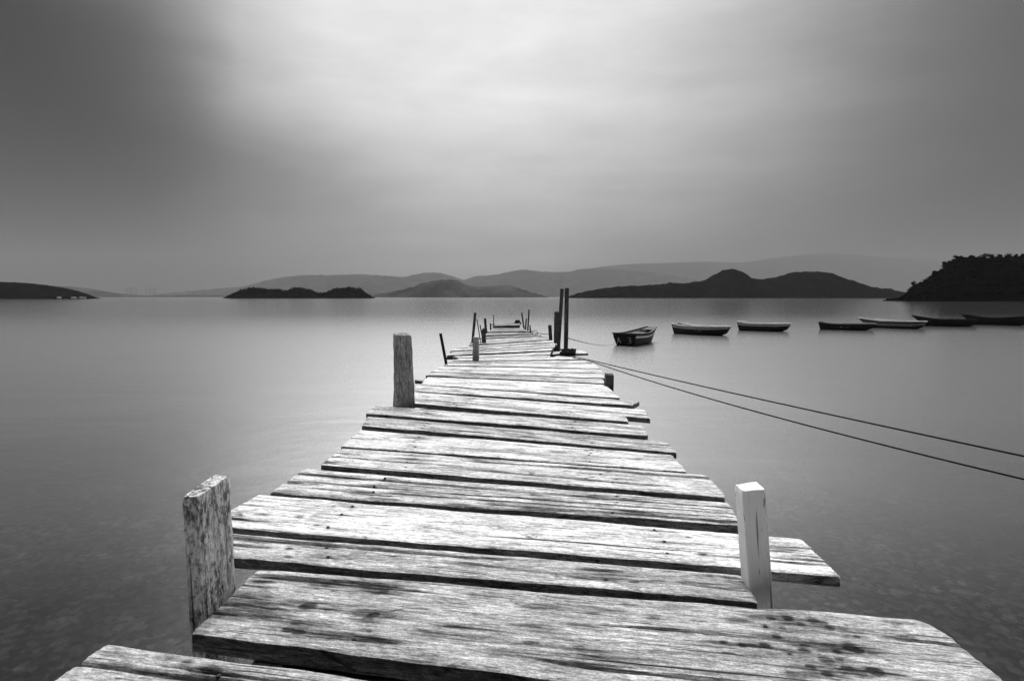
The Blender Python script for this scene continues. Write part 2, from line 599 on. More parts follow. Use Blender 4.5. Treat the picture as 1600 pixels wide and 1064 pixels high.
plank('P19', (706, 556), (911, 546.5), (919, 551.4), (716, 559), tone=.84, nu=120, nv=10, ncrack=0, label='plank whose right end juts out beyond the tall dark poles')
plank('P20', (703, 551.8), (868, 542.8), (862, 547.2), (701, 554.8), tone=.80, nu=100, nv=8, ncrack=0)
plank('P21', (705, 549.0), (870, 538.7), (868, 542.3), (703, 551.3), tone=.80, nu=100, nv=8, ncrack=0)
plank('P22', (712, 544.7), (872, 534.3), (870, 538.2), (704.5, 548.2), tone=.78, nu=100, nv=8, ncrack=0)
plank('P23', (722, 541), (866, 530.8), (871, 533.8), (714, 544), tone=.74, nu=90, nv=8, ncrack=0)
# short broken boards at the left edge
plank('Q1', (651, 590.5), (690, 592.0), (688, 597), (648, 593.6), tone=.6, nu=30, nv=8, nails=False, dz=-.004, ncrack=0, label='short broken board end poking out on the left')
plank('Q2', (699, 554.6), (716, 554.6), (717, 558), (698, 558), tone=.22, nu=24, nv=8, nails=False, dz=-.05, ncrack=0, label='dark broken board end on the left edge')
# the far, narrower stretch
fy = [538.6, 535.0, 531.9, 529.1, 526.6, 524.3, 522.2, 520.2, 518.4, 516.7, 515.2, 513.9, 512.7]
for i in range(len(fy) - 1):
    k = i / 11.0

    def pt(side, y, k):
        xl = 731 + (771 - 731) * min(1, (539 - y) / 25.5)
        xr = 857 + (819 - 857) * min(1, (536 - y) / 23.0)
        sl = -0.065 * max(0.0, 1 - k * 1.25)
        x = xl if side == 'l' else xr
        return (x, y + sl * (x - 731) if k < .8 else y)
    k2 = (i + 1) / 11.0
    rr = random.Random(i)
    j1, j2 = rr.uniform(-3.5, 2.0), rr.uniform(-2.5, 3.2)
    bl = pt('l', fy[i + 1] + .5, k2)
    br = pt('r', fy[i + 1] + .5, k2)
    fr = pt('r', fy[i], k)
    fl = pt('l', fy[i], k)
    plank('R%d' % i, (bl[0] + j1, bl[1]), (br[0] + j2, br[1]), (fr[0] + j2, fr[1]), (fl[0] + j1, fl[1]),
          tone=.60 + .1 * rr.random() - .012 * i, nu=70, nv=8, ncrack=0, dz=rr.uniform(-.012, .022))


# posts: local z runs up the timber
def timber(name, mat, base, top, a, b, parent, sides='square', yaw=0.0, below=None, nseg=14, seed=0.0, slant=(0, 0), taper=0.9, wob=0.06, dome=0.0, label=None):
    """upright timber from 'below' metres under base to top; a, b = width across and along"""
    ax = (top - base)
    Lt = ax.length
    ez = ax.normalized()
    ex = Vector((math.cos(yaw), math.sin(yaw), 0))
    ex = (ex - ez * ex.dot(ez)).normalized()
    ey = ez.cross(ex)
    W4 = Matrix(((ex.x, ey.x, ez.x, base.x), (ex.y, ey.y, ez.y, base.y), (ex.z, ey.z, ez.z, base.z), (0, 0, 0, 1)))
    if sides == 'square':
        c = 0.14
        pr = []
        for sx, sy in ((1, 1), (-1, 1), (-1, -1), (1, -1)):
            if sx * sy > 0:
                pr += [(sx, sy * (1 - c)), (sx * (1 - c), sy)]
            else:
                pr += [(sx * (1 - c), sy), (sx, sy * (1 - c))]
        # add mids
        q = []
        for i in range(8):
            p0, p1 = pr[i], pr[(i + 1) % 8]
            q.append(p0)
            if i % 2 == 1:
                for w in (.33, .66):
                    q.append((p0[0] + (p1[0] - p0[0]) * w, p0[1] + (p1[1] - p0[1]) * w))
        pr = q
    else:
        pr = [(math.cos(2 * math.pi * k / 14), math.sin(2 * math.pi * k / 14)) for k in range(14)]
    n = len(pr)
    zs = [-below + (below) * i / 4 for i in range(4)] if below else []
    zs += [Lt * i / nseg for i in range(nseg + 1)]
    vs, fs = [], []
    for zi, z in enumerate(zs):
        tp = 1 - (1 - taper) * max(0, z / Lt)
        for k, (x, y) in enumerate(pr):
            w = 1 + wob * mn.noise((x * 1.3 + seed, y * 1.3, z * 3 / max(a, b) * .12)) + wob * .5 * mn.noise((x * 3, y * 3 + seed, z * 14))
            X, Y = x * a / 2 * tp * w, y * b / 2 * tp * w
            zz = z
            if zi == len(zs) - 1:
                X *= 0.93
                Y *= 0.93
                zz = z + slant[0] * x * a / 2 + slant[1] * y * b / 2 + 0.004 * mn.noise((x * 3, y * 3, seed))
            elif zi == len(zs) - 2:
                zz = zs[-1] - 0.012 + slant[0] * x * a / 2 + slant[1] * y * b / 2
            vs.append(Vector((X, Y, zz)))
    for i in range(len(zs) - 1):
        for k in range(n):
            k2 = (k + 1) % n
            fs.append((i * n + k, i * n + k2, (i + 1) * n + k2, (i + 1) * n + k))
    tc = len(vs)
    vs.append(Vector((0, 0, zs[-1] + dome)))
    for k in range(n):
        fs.append(((len(zs) - 1) * n + k, (len(zs) - 1) * n + (k + 1) % n, tc))
    fs.append(tuple(reversed(range(n))))
    o = link(name, vs, fs, mat, parent, False, W4)
    if label:
        o['label'] = label
    return o


DOWN = ZD - BED + 0.3


def post_px(name, base, top, wpx, mat, parent=None, depth_ratio=1.0, z=ZD, nudge=0.0, **kw):
    B = on_plane(base[0], base[1], z)
    B.y += nudge
    T = at_depth(top[0], top[1], B.y)
    a = wpx * B.y / F
    return timber(kw.pop('name_', name), mat, B, T, a, a * depth_ratio, parent, below=kw.pop('below', z - BED + .3), **kw)


h = HD
# left front post: a thick board set on edge against the plank ends
pa, pb, pc = on_plane(320, 969), on_plane(370, 917), on_plane(293.5, 969)
pw, pd = pa.x - pc.x, pb.y - pa.y
b0 = Vector((pc.x + pw / 2, pa.y + pd / 2, ZD))
t0 = Vector((b0.x - .004, b0.y, at_depth(307, 775.5, pa.y).z))
timber('post', M['post_pitted'], b0, t0, pw, pd, pier, below=DOWN, seed=3, wob=.035, taper=1.0, nseg=30, slant=(-.05, .03),
       label='thick grey timber post with pitted face at the front left')
pe = on_plane(1190, 921)
pf = at_depth(1179, 766, pe.y)
pw = 36.5 * pe.y * 1.03 / F
b0 = Vector((pe.x, pe.y + pw / 2, ZD))
t0 = Vector((pf.x, pe.y + pw / 2, pf.z))
timber('post', M['post_pale'], b0, t0, pw, pw * .95, pier, below=DOWN, seed=9, wob=.015, taper=1.0, nseg=20,
       label='square whitish post with flat white top at the front right')
post_px('post', (631.5, 632), (629.5, 522.5), 30, M['post'], pier, .8, yaw=.35, seed=14, wob=.13, taper=.86, nseg=26, dome=.015, slant=(-.05, .1),
        label='weathered grey post with a long split and rounded top')
post_px('post', (743.5, 563), (743.5, 527), 10, M['post'], pier, .9, seed=21, wob=.05, taper=.97,
        label='short pale grey post standing on the left edge')
post_px('post', (869.3, 536), (869.6, 487.5), 8, M['post_dark'], pier, .9, sides='round', seed=31, wob=.08, taper=.9, dome=.02,
        label='stout rounded post beside the tall dark poles')
post_px('post', (860.5, 530), (859, 508), 5.3, M['pole'], pier, .9, seed=35, wob=.05, taper=.98, label='short black stump post')
post_px('post', (756, 535), (755.5, 515.5), 7.6, M['post_dark'], pier, .9, sides='round', seed=38, wob=.1, taper=.75, dome=.04, label='squat round topped stump')
post_px('post', (759.5, 519.5), (757.8, 497.5), 3.9, M['pole'], pier, .9, seed=41, wob=.05)
post_px('post', (766.8, 516.5), (766.6, 505), 2.6, M['pole'], pier, .9, seed=44, wob=.05)
post_px('post', (820.8, 515), (822.3, 498), 2.4, M['post_dark'], pier, .9, seed=47, wob=.05)
post_px('post', (829, 520), (828, 508), 2.2, M['pole'], pier, .9, seed=49, wob=.05)
post_px('post', (952.5, 604), (952, 584.5), 13.5, M['post_dark'], pier, .9, nudge=.04, seed=52, wob=.06, taper=.98, slant=(.0, .1),
        label='dark sawn off post stub on the right edge')
# hidden bearing posts below the deck, and beams under the planks
for (x, y) in ((0.62, 1.5), (-.72, 3.4), (.78, 3.6), (.8, 6.2), (-.8, 10.2), (-.3, 17.0), (.2, 17.0)):
    p = Vector((x * h, y * h, ZD - .14))
    timber('post', M['post_dark'], p - Vector((0, 0, .2)), p, .10, .10, pier, sides='round', below=DOWN - .35, seed=x * 9 + y, wob=.06)


def beam(pts, w, d, label=None):
    """a stringer that follows the pier, built in local coordinates"""
    vs, fs = [], []
    for i, p in enumerate(pts):
        for (dx, dz) in ((-w / 2, 0), (w / 2, 0), (w / 2, -d), (-w / 2, -d)):
            vs.append(Vector((p[1], -(p[0] + dx), dz)))
    for i in range(len(pts) - 1):
        for k in range(4):
            k2 = (k + 1) % 4
            fs.append((i * 4 + k, i * 4 + k2, i * 4 + 4 + k2, i * 4 + 4 + k))
    fs += [(3, 2, 1, 0), tuple(len(vs) - 4 + k for k in range(4))]
    W4 = Matrix.Translation((0, 0, ZD - .046)) @ Matrix.Rotation(math.pi / 2, 4, 'Z')
    return link('stringer', vs, fs, M['beam'], pier, False, W4)


beam([(-.70 * h, .9 * h), (-.74 * h, 4 * h), (-.8 * h, 9 * h), (-.42 * h, 18 * h)], .07, .10)
beam([(.66 * h, .9 * h), (.78 * h, 4 * h), (.86 * h, 9 * h), (.26 * h, 18 * h)], .07, .10)
# cross bearers
for (y, x0, x1) in ((1.52, -1.18, .9), (3.5, -.95, 1.0), (6.0, -1.0, 1.05), (9.5, -1.1, 1.1), (13, -.8, .8), (17, -.6, .45)):
    mb = MB()
    mb.box(((x0 + x1) / 2 * h, 0, 0), ((x1 - x0) * h, .08, .08))
    mb.build('cross_beam', M['post'] if y < 2 else M['beam'], pier, world=Matrix.Translation((0, y * h, ZD - .19)))
mb = MB()  # added dark block, keeps bright water from showing through the front gap
mb.box((-.02, 0, 0), (1.38 * h, .30, .11))
mb.build('cross_beam', M['beam'], pier, world=Matrix.Translation((0, 1.70 * h, ZD - .108)))
# raised board step at the seaward end
mb = MB()
A = on_plane(770, 513.2)
B = on_plane(812, 512.6)
yy = A.y
wst = B.x - A.x
rz = Matrix.Identity(4)
mb.box((0, .12, .02), (wst, .22, .04))
mb.build('end_beam', M['beam'], pier, world=Matrix.Translation(((A.x + B.x) / 2, yy, ZD + .006)))
for k in range(3):
    mb = MB()
    mb.box((0, 0, 0), (wst * (.97, 1.03, .9)[k], .2, .03), Matrix.Rotation((-.02, .015, -.03)[k], 3, 'Y') @ Matrix.Rotation((.16, .05, .1)[k], 3, 'X') @ Matrix.Rotation((.03, -.04, .06)[k], 3, 'Z'))
    o = mb.build('plank', M['plank'], pier, world=Matrix.Translation(((A.x + B.x) / 2 + (.02, -.01, .04)[k], yy + .12 + k * .23, ZD + (.072, .082, .078)[k])))
    for nm, vv in (('tone', (.36, .42, .3)[k]), ('stain', .1)):
        o.data.attributes.new(nm, 'FLOAT', 'POINT').data.foreach_set('value', [vv] * len(o.data.vertices))

# ------------------------------------------------------------------ poles and stakes that stand by the pier
G_P = 'dark poles and stakes driven in beside the pier'


def pole(name, label, base, top, wpx, mat, z=ZD, cat='pole', **kw):
    o = post_px(name, base, top, wpx, mat, None, 1.0, z, sides='round', wob=kw.pop('wob', .05), **kw)
    return tag(o, label, cat, G_P)


pole('mooring_pole', 'tall dark pole, left of the pair rising by the black rope coil', (872.5, 545), (878.2, 451.5), 5.6, M['pole'], seed=61, taper=1.0)
pole('mooring_pole', 'tall dark pole with lighter lower half, standing in the black rope coil', (884, 552), (885.8, 450), 6.8, M['pole'], seed=63, taper=1.0)
pole('leaning_stake', 'black stake leaning left beside the pier, alone left of the short pale post', (697.3, 569), (688.3, 521), 4.6, M['iron'], cat='stake', seed=65, nudge=0.0, taper=1.0)
pole('leaning_pole', 'tall grey pole leaning right, behind the short pale post on the left edge', (738.2, 535), (742.6, 488.5), 4.2, M['post_dark'], seed=67, taper=1.0)
pole('thin_stick', 'thin black stick leaning left against the squat stump, the taller of two', (751.0, 535.5), (745.2, 498.5), 1.5, M['iron'], cat='stick', seed=69)
pole('thin_stick', 'short black stick leaning left, touching the squat round topped stump', (755.0, 535), (750.2, 508), 1.9, M['iron'], cat='stick', seed=70)
pole('thin_rod', 'slender upright rod at the left corner of the seaward end of the pier', (771.2, 512.8), (771.4, 492.3), 1.5, M['post_dark'], cat='rod', seed=71)
pole('leaning_pole', 'dark pole leaning left at the right corner of the seaward end', (818.6, 513.4), (815.2, 488.3), 2.5, M['pole'], seed=72)
pole('mooring_pole', 'tallest dark upright pole at the seaward end of the pier', (824.6, 516.5), (826.7, 483.8), 2.5, M['pole'], seed=73)

# dark bundle on the seaward end
c = on_plane(809, 512.3)
vs, fs = [], []
for i in range(9):
    for k in range(14):
        th = math.pi / 2 * i / 8
        ph = 2 * math.pi * k / 14
        r = 1 + .28 * mn.noise((math.cos(ph) * 2, math.sin(ph) * 2, th * 2))
        vs.append(Vector((.085 * r * math.cos(ph) * math.cos(th) ** .6, .10 * r * math.sin(ph) * math.cos(th) ** .6, .095 * math.sin(th) * r)))
for i in range(8):
    for k in range(14):
        fs.append((i * 14 + k, i * 14 + (k + 1) % 14, i * 14 + 14 + (k + 1) % 14, i * 14 + 14 + k))
fs.append(tuple(reversed(range(14))))
o = link('net_bundle', vs, fs, M['net'], None, True, Matrix.Translation((c.x, c.y + .12, ZD + .082)))
tag(o, 'small dark rounded bundle lying on the seaward end of the pier', 'bundle')

# ------------------------------------------------------------------ ropes
ctr = on_plane(887, 556, ZD)
rg = random.Random(5)
pts = []
turns = 6
N = 150
for i in range(N):
    a = 2 * math.pi * turns * i / N
    rr = .062 + .02 * math.sin(i * .21) + .012 * mn.noise((i * .13, 0, 0))
    zz = .014 + .066 * (i / N) + .014 * mn.noise((i * .3, 3, 0))
    pts.append(Vector((rr * 1.15 * math.cos(a), rr * .9 * math.sin(a), zz)))
coil = MB()
coil.tube(pts, .0155, 7)
pts = []
for i in range(46):                       # the knot in front of it
    a = 2 * math.pi * 2.5 * i / 46
    pts.append(Vector((.035 + .045 * math.cos(a), -.075 + .035 * math.sin(a), .02 + .035 * (i / 46) + .012 * math.sin(a * 1.5))))
coil.tube(pts, .017, 7)
lp = [(878.5, 548), (872, 544.2), (866, 544.8), (863.8, 548), (860.8, 554), (862.8, 556.2), (868, 554.8), (874, 554.4), (880, 554.2)]
W = [on_plane(a, b, ZD + .014) - Vector((ctr.x, ctr.y, ZD)) for a, b in lp]
for w in W:
    w.z = .016
sm = []
for i in range(len(W) - 1):               # smooth the loop
    p0, p1, p2, p3 = W[max(i - 1, 0)], W[i], W[i + 1], W[min(i + 2, len(W) - 1)]
    for q in range(6):
        t = q / 6
        sm.append(.5 * ((2 * p1) + (p2 - p0) * t + (2 * p0 - 5 * p1 + 4 * p2 - p3) * t * t + (3 * p1 - p0 - 3 * p2 + p3) * t ** 3))
coil.tube(sm, .0125, 7)
o = coil.build('rope_coil', M['rope'], None, True, Matrix.Translation((ctr.x, ctr.y, ZD)))
tag(o, 'black rope coiled and knotted on the planks at the foot of the tall poles', 'rope')


def rope(name, label, P, Q, sag, r, mat, n=60, pre=()):
    P, Q = Vector(P), Vector(Q)
    pts = [Vector(p) for p in pre]
    for i in range(n + 1):
        t = i / n
        p = P.lerp(Q, t)
        p.z -= sag * 4 * t * (1 - t)
        pts.append(p)
    mb = MB()
    mb.tube([p - P for p in pts], r, 7)
    return tag(mb.build(name, mat, None, True, Matrix.Translation(P)), label, 'rope')


G_R = 'dark mooring ropes running to the right'
e1 = on_plane(926, 563.6, ZD + .012)
s1 = on_plane(895, 557, ZD + .03)
q1 = at_depth(1660, 725.5, 3.6 * h)
r1 = rope('mooring_rope', 'upper of two taut dark ropes stretching from the coil over water to the right', e1, q1, .012, .0052, M['rope'], pre=[s1, s1.lerp(e1, .5)])
e2 = on_plane(925.5, 565.4, ZD + .012)
s2 = on_plane(895, 559, ZD + .03)
q2 = at_depth(1660, 763, 3.6 * h)
r2 = rope('mooring_rope', 'lower of two taut dark ropes stretching from the coil over water to the right', e2, q2, .045, .0052, M['rope'], pre=[s2, s2.lerp(e2, .5)])
for r_ in (r1, r2):
    r_['group'] = G_R
Pb = at_depth(886, 528, on_plane(884, 552).y)
rope('boat_line', 'thin grey line from the tall poles to the near dark boat', Pb, on_plane(961, 536.6, .02), .10, .006, M['thin_rope'])
Pc = at_depth(822, 511.5, on_plane(824, 516).y)
Qc = at_depth(858, 522, on_plane(860.5, 530).y - .06)
rope('slack_line', 'thin line hanging from the far right poles to the black stump post', Pc, Qc, .05, .006, M['iron'])
# wire hoop
hc = on_plane(836, 523.6)
pts = [Vector((.05 * math.cos(a) * (1 + .1 * math.sin(3 * a)), .0, .085 * math.sin(a))) for a in [math.pi * (-.08 + 1.16 * i / 20) for i in range(21)]]
mb = MB()
mb.tube(pts, .0055, 6)
tag(mb.build('wire_hoop', M['iron'], None, True, Matrix.Translation((hc.x, hc.y, ZD + .012))), 'small bent wire hoop standing on the right edge of the far planks', 'hoop')


# ------------------------------------------------------------------ boats
def boat(name, label, stern, bow, beam_, free, hull, rail, inside, strake=None, marks=None, sheer_b=.38, sheer_s=.12, bow_w=.16, stern_w=.74, rake_b=.28, rake_s=.10, group='small open boats moored in a line'):
    A, B = on_plane(*stern, 0.0), on_plane(*bow, 0.0)
    d = (B - A)
    L = d.length
    ex = d.normalized()
    ey = Vector((0, 0, 1)).cross(ex)
    W4 = Matrix(((ex.x, ey.x, 0, A.x), (ex.y, ey.y, 0, A.y), (0, 0, 1, 0), (0, 0, 0, 1)))
    root = empty(name, A, label, 'boat', group, W4)
    NS = 22

    def half(s):
        if s < .42:
            return beam_ / 2 * (stern_w + (1 - stern_w) * math.sin(s / .42 * math.pi / 2))
        k = (s - .42) / .58
        return beam_ / 2 * (bow_w + (1 - bow_w) * (1 - k ** 2.3))

    def sheer(s):
        return free * (1 + sheer_b * max(0, (s - .35) / .65) ** 2 + sheer_s * max(0, (.35 - s) / .35) ** 2)

    def pt(s, y, z, q=None):
        x = s * L + rake_b * (z / free) * s ** 5 - rake_s * (z / free) * (1 - s) ** 5
        return Vector((x, y, z))

    def sec(s, off=0.0, floor=None):
        w, zt = half(s) - off, sheer(s)
        kb = -.10 + .22 * max(0, (s - .75) / .25) ** 2 if floor is None else floor
        return [(.70 * w, kb), (.86 * w, kb + .3 * (zt - kb)), (.97 * w, kb + .7 * (zt - kb)), (1.0 * w, zt)]
    vs, fs = [], []
    rows = []
    for i in range(NS + 1):
        s = i / NS
        o_ = sec(s)
        n_ = sec(s, .035, .06 + .1 * max(0, (s - .75) / .25))
        ring = [pt(s, y, z) for y, z in o_] + [pt(min(max(s, .02), .98), y, z) for y, z in reversed(n_)] + \
               [pt(min(max(s, .02), .98), -y, z) for y, z in n_] + [pt(s, -y, z) for y, z in reversed(o_)]
        rows.append(len(vs))
        vs += ring
    n = 16
    for i in range(NS):
        for k in range(n):
            k2 = (k + 1) % n
            fs.append((rows[i] + k, rows[i + 1] + k, rows[i + 1] + k2, rows[i] + k2))
    for r0, rv in ((rows[0], False), (rows[NS], True)):
        q = [(r0 + 0, r0 + 1, r0 + 14, r0 + 15), (r0 + 1, r0 + 2, r0 + 13, r0 + 14), (r0 + 2, r0 + 3, r0 + 12, r0 + 13)]
        q2 = [(r0 + 4, r0 + 5, r0 + 10, r0 + 11), (r0 + 5, r0 + 6, r0 + 9, r0 + 10), (r0 + 6, r0 + 7, r0 + 8, r0 + 9)]
        fs += [tuple(reversed(x)) if rv else x for x in q]
        fs += [x if rv else tuple(reversed(x)) for x in q2]
        fs += [(r0 + 3, r0 + 4, r0 + 11, r0 + 12)]
    hl = link('hull', vs, fs, hull, root, False, W4)
    hl.data.materials.append(inside)
    for p in hl.data.polygons:
        k = [v % n for v in p.vertices]
        if p.index < NS * n:
            kk = p.index % n
            if 4 <= kk <= 10:
                p.material_index = 1
    # gunwale rails
    for sd in (1, -1):
        mb = MB()
        R = []
        for i in range(NS + 1):
            s = i / NS
            y, z = sec(s)[3]
            c_ = pt(s, sd * (y - .012), z + .012)
            R.append(c_)
        vs2, fs2 = [], []
        for c_ in R:
            for dy, dz in ((.045, .036), (-.045, .036), (-.045, -.036), (.045, -.036)):
                vs2.append(c_ + Vector((0, sd * dy, dz)))
        for i in range(NS):
            for k in range(4):
                fs2.append((i * 4 + k, i * 4 + (k + 1) % 4, i * 4 + 4 + (k + 1) % 4, i * 4 + 4 + k))
        fs2 += [(0, 1, 2, 3), tuple(NS * 4 + k for k in (3, 2, 1, 0))]
        link('gunwale', vs2, fs2, rail, root, False, W4)
    mb = MB()
    w0 = half(0)
    mb.box(pt(0, 0, sheer(0) + .012) + Vector((.0, 0, 0)), (.06, 2 * w0 - .09, .05))
    mb.build('transom_cap', rail, root, world=W4)
    mb = MB()
    sb = .93
    bl = half(sb)
    zb = sheer(sb)
    mb.add([pt(.86, half(.86) - .05, sheer(.86) - .01), pt(.86, -half(.86) + .05, sheer(.86) - .01), pt(1, -half(1) + .02, sheer(1) + .0), pt(1, half(1) - .02, sheer(1) + .0),
            pt(.86, half(.86) - .05, sheer(.86) - .04), pt(.86, -half(.86) + .05, sheer(.86) - .04), pt(.995, -half(1) + .02, sheer(1) - .04), pt(.995, half(1) - .02, sheer(1) - .04)],
           [(0, 1, 2, 3), (7, 6, 5, 4), (0, 4, 5, 1), (1, 5, 6, 2), (2, 6, 7, 3), (3, 7, 4, 0)])
    mb.build('foredeck', rail, root, world=W4)
    for s in (.16, .45, .70):
        mb = MB()
        mb.box((s * L, 0, sheer(s) - .10), (.22, 2 * half(s) - .075, .035))
        mb.build('thwart', inside, root, world=W4)
    if strake:
        for sd in (1, -1):
            vs2, fs2 = [], []
            for i in range(NS + 1):
                s = i / NS
                (ya, za), (yb, zb_) = sec(s)[2], sec(s)[3]
                for t, o2 in ((strake[0], .0), (strake[0], .014), (strake[1], .014), (strake[1], .0)):
                    y = ya + (yb - ya) * t
                    z = za + (zb_ - za) * t
                    vs2.append(pt(s, sd * (y + o2), z))
            for i in range(NS):
                for k in range(4):
                    fs2.append((i * 4 + k, i * 4 + (k + 1) % 4, i * 4 + 4 + (k + 1) % 4, i * 4 + 4 + k))
            link('rubbing_strake', vs2, fs2, strake[2], root, False, W4)
    if marks == 'transom':
        def bar(mb, p, q, w):
            p3 = pt(0, p[0], p[1])
            q3 = pt(0, q[0], q[1])
            p3.x -= .012
            q3.x -= .012
            dd = q3 - p3
            mid = (p3 + q3) / 2
            zx = dd.normalized()
            nx = Vector((1, 0, .0))
            sdv = zx.cross(nx).normalized()
            vs3 = []
            for a in (-.5, .5):
                for b in (-.5, .5):
                    for c_ in (-.5, .5):
                        vs3.append(mid + dd * a + sdv * (w * b) + nx * (.014 * c_))
            mb.add(vs3, [(0, 1, 3, 2), (4, 6, 7, 5), (0, 4, 5, 1), (2, 3, 7, 6), (0, 2, 6, 4), (1, 5, 7, 3)])
        # seen from astern local +y lies on the left
        f = free
        mb = MB()
        y0 = .30
        for p, q in (((y0 + .09, .16 * f), (y0, .72 * f)), ((y0 - .09, .16 * f), (y0, .72 * f)), ((y0 + .06, .36 * f), (y0 - .06, .36 * f))):
            bar(mb, p, q, .028)
        mb.build('letter', M['mark'], root, world=W4)
        mb = MB()
        y0 = -.24
        pl = [(y0 + .08, .72 * f), (y0 - .05, .74 * f), (y0 - .07, .58 * f), (y0 + .02, .48 * f), (y0 - .07, .38 * f), (y0 - .06, .22 * f), (y0 + .08, .22 * f)]
        for a, b in zip(pl[:-1], pl[1:]):
            bar(mb, a, b, .028)
        mb.build('numeral', M['mark'], root, world=W4)
    elif marks:
        s0, n_m, tone = marks
        rq = random.Random(label)
        for i in range(n_m):
            s = s0 + i * .033
            (ya, za), (yb, zb_) = sec(s)[1], sec(s)[2]
            for q in range(rq.choice([1, 1, 2])):
                t = rq.uniform(.55, .95)
                y = ya + (yb - ya) * t
                z = za + (zb_ - za) * t
                mb = MB()
                mb.box(pt(s, -(y + .006), z) + Vector((rq.uniform(-.02, .02), 0, 0)), (rq.choice([.02, .06, .03]), .012, rq.choice([.02, .06])), Matrix.Rotation(rq.uniform(-.5, .5), 3, 'Y'))
                mb.build('hull_mark', M['mark'], root, world=W4)
    return root


boat('rowing_boat', 'near dark boat turned end on with white marks on its dark stern', (977, 539.5), (1013, 533.5), 1.22, .50, M['hull_dark'], M['rail_dark'], M['inside'],
     strake=(.05, .5, M['rail_pale']), marks='transom', sheer_b=.42, sheer_s=.08, stern_w=.92, rake_s=.14, bow_w=.4)
boat('rowing_boat', 'dark hulled boat with pale rim, next to the near end on boat', (1058, 520.5), (1133, 524.5), 1.25, .48, M['hull_dark'], M['rail_pale'], M['inside'],
     strake=(.1, .62, M['rail_grey']), marks=(.5, 4, 1), sheer_b=.08, sheer_s=.24)
boat('rowing_boat', 'dark hulled boat with pale rim, alone with open water on both sides', (1157, 515.6), (1228, 518), 1.25, .46, M['hull_dark'], M['rail_pale'], M['inside'],
     strake=(.1, .6, M['rail_grey']), sheer_b=.08, sheer_s=.24)
boat('rowing_boat', 'dark hulled boat with faint white side marks, overlapping the pale sided boat', (1282, 514.2), (1360, 516.3), 1.2, .42, M['hull_dark'], M['rail_grey'], M['inside'],
     strake=(.1, .5, M['rail_dark']), marks=(.36, 8, 1), sheer_b=.1, sheer_s=.3)
boat('rowing_boat', 'long boat with bright white rim and grey side band with lettering', (1362, 511.2), (1440, 514.2), 1.3, .50, M['hull_dark'], M['rail_pale'], M['inside'],
     strake=(-.9, .2, M['band']), marks=(.12, 9, 1), sheer_b=.06, sheer_s=.35, rake_s=.6)
boat('rowing_boat', 'all black boat between the white rimmed boat and the last boat', (1446, 508.8), (1520, 510.6), 1.3, .50, M['hull_black'], M['rail_dark'], M['inside_dark'],
     strake=(.1, .4, M['rail_dark']), sheer_b=.05, sheer_s=.5, rake_s=.6)
boat('rowing_boat', 'last black boat of the row, cut off by the right edge of the photo', (1520, 506.6), (1603, 508.8), 1.3, .54, M['hull_black'], M['rail_dark'], M['inside_dark'],
     strake=(.1, .4, M['rail_dark']), sheer_b=.45, sheer_s=.5, rake_s=.5)


# ------------------------------------------------------------------ land
def smooth_profile(P, n):
    out = []
    xs = [p[0] for p in P]
    for i in range(n + 1):
        x = xs[0] + (xs[-1] - xs[0]) * i / n
        k = 0
        while k < len(P) - 2 and x > P[k + 1][0]:
            k += 1
        (x0, y0), (x1, y1) = P[k], P[k + 1]
        t = (x - x0) / (x1 - x0)
        m0 = (P[k + 1][1] - P[k - 1][1]) / (P[k + 1][0] - P[k - 1][0]) if k > 0 else (y1 - y0) / (x1 - x0)
        m1 = (P[k + 2][1] - y0) / (P[k + 2][0] - x0) if k + 2 < len(P) else (y1 - y0) / (x1 - x0)
        hh = x1 - x0
        y = (2 * t ** 3 - 3 * t * t + 1) * y0 + (t ** 3 - 2 * t * t + t) * hh * m0 + (-2 * t ** 3 + 3 * t * t) * y1 + (t ** 3 - t * t) * hh * m1
        out.append((x, y))
    return out


TOPS = {}


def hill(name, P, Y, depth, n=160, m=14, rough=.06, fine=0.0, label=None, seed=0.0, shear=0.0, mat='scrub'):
    pr = smooth_profile(P, n)
    vs, fs = [], []
    ridge = []
    x0 = at_depth(pr[n // 2][0], 464, Y)
    for i, (px, py) in enumerate(pr):
        q = at_depth(px, py, Y)
        H = max(q.z, 0.2)
        ridge.append((q.x, H))
        for j in range(m + 1):
            v = j / m * 2 - 1
            taper = .35 + .65 * min(1.0, H / (depth * .25 + 1e-6))
            g = math.cos(abs(v) ** 1.1 * math.pi / 2) ** 1.1
            nz = rough * fbm(q.x / depth * 3 + seed, v * 2.3, seed, 4) * (abs(v) ** .7)
            f = fine * mn.noise((q.x / (fine * 6 + 1e-6) + seed, v * depth / (fine * 6 + 1e-6), seed)) if fine else 0
            if fine:
                f += .6 * fine * mn.noise((q.x / (fine * 2.2) + seed, v * depth / (fine * 2.2), seed + 4))
            z = H * (g + nz * g) + f * min(1, g * 3)
            if j in (0, m):
                z = -1.2
            vs.append(Vector((q.x + shear * v * depth * taper + (mn.noise((v * 2, q.x / depth, seed)) * depth * .04 if 0 < j < m else 0), Y + v * depth * taper, z)))
    M1 = m + 1
    for i in range(n):
        for j in range(m):
            fs.append((i * M1 + j, (i + 1) * M1 + j, (i + 1) * M1 + j + 1, i * M1 + j + 1))
    o = link(name, [v - Vector((x0.x, Y, 0)) for v in vs], fs, M[mat], None, True, Matrix.Translation((x0.x, Y, 0)))
    tag(o, label, None, None, 'structure')
    o['category'] = 'hill'
    TOPS[label] = (vs, n, m)
    return o


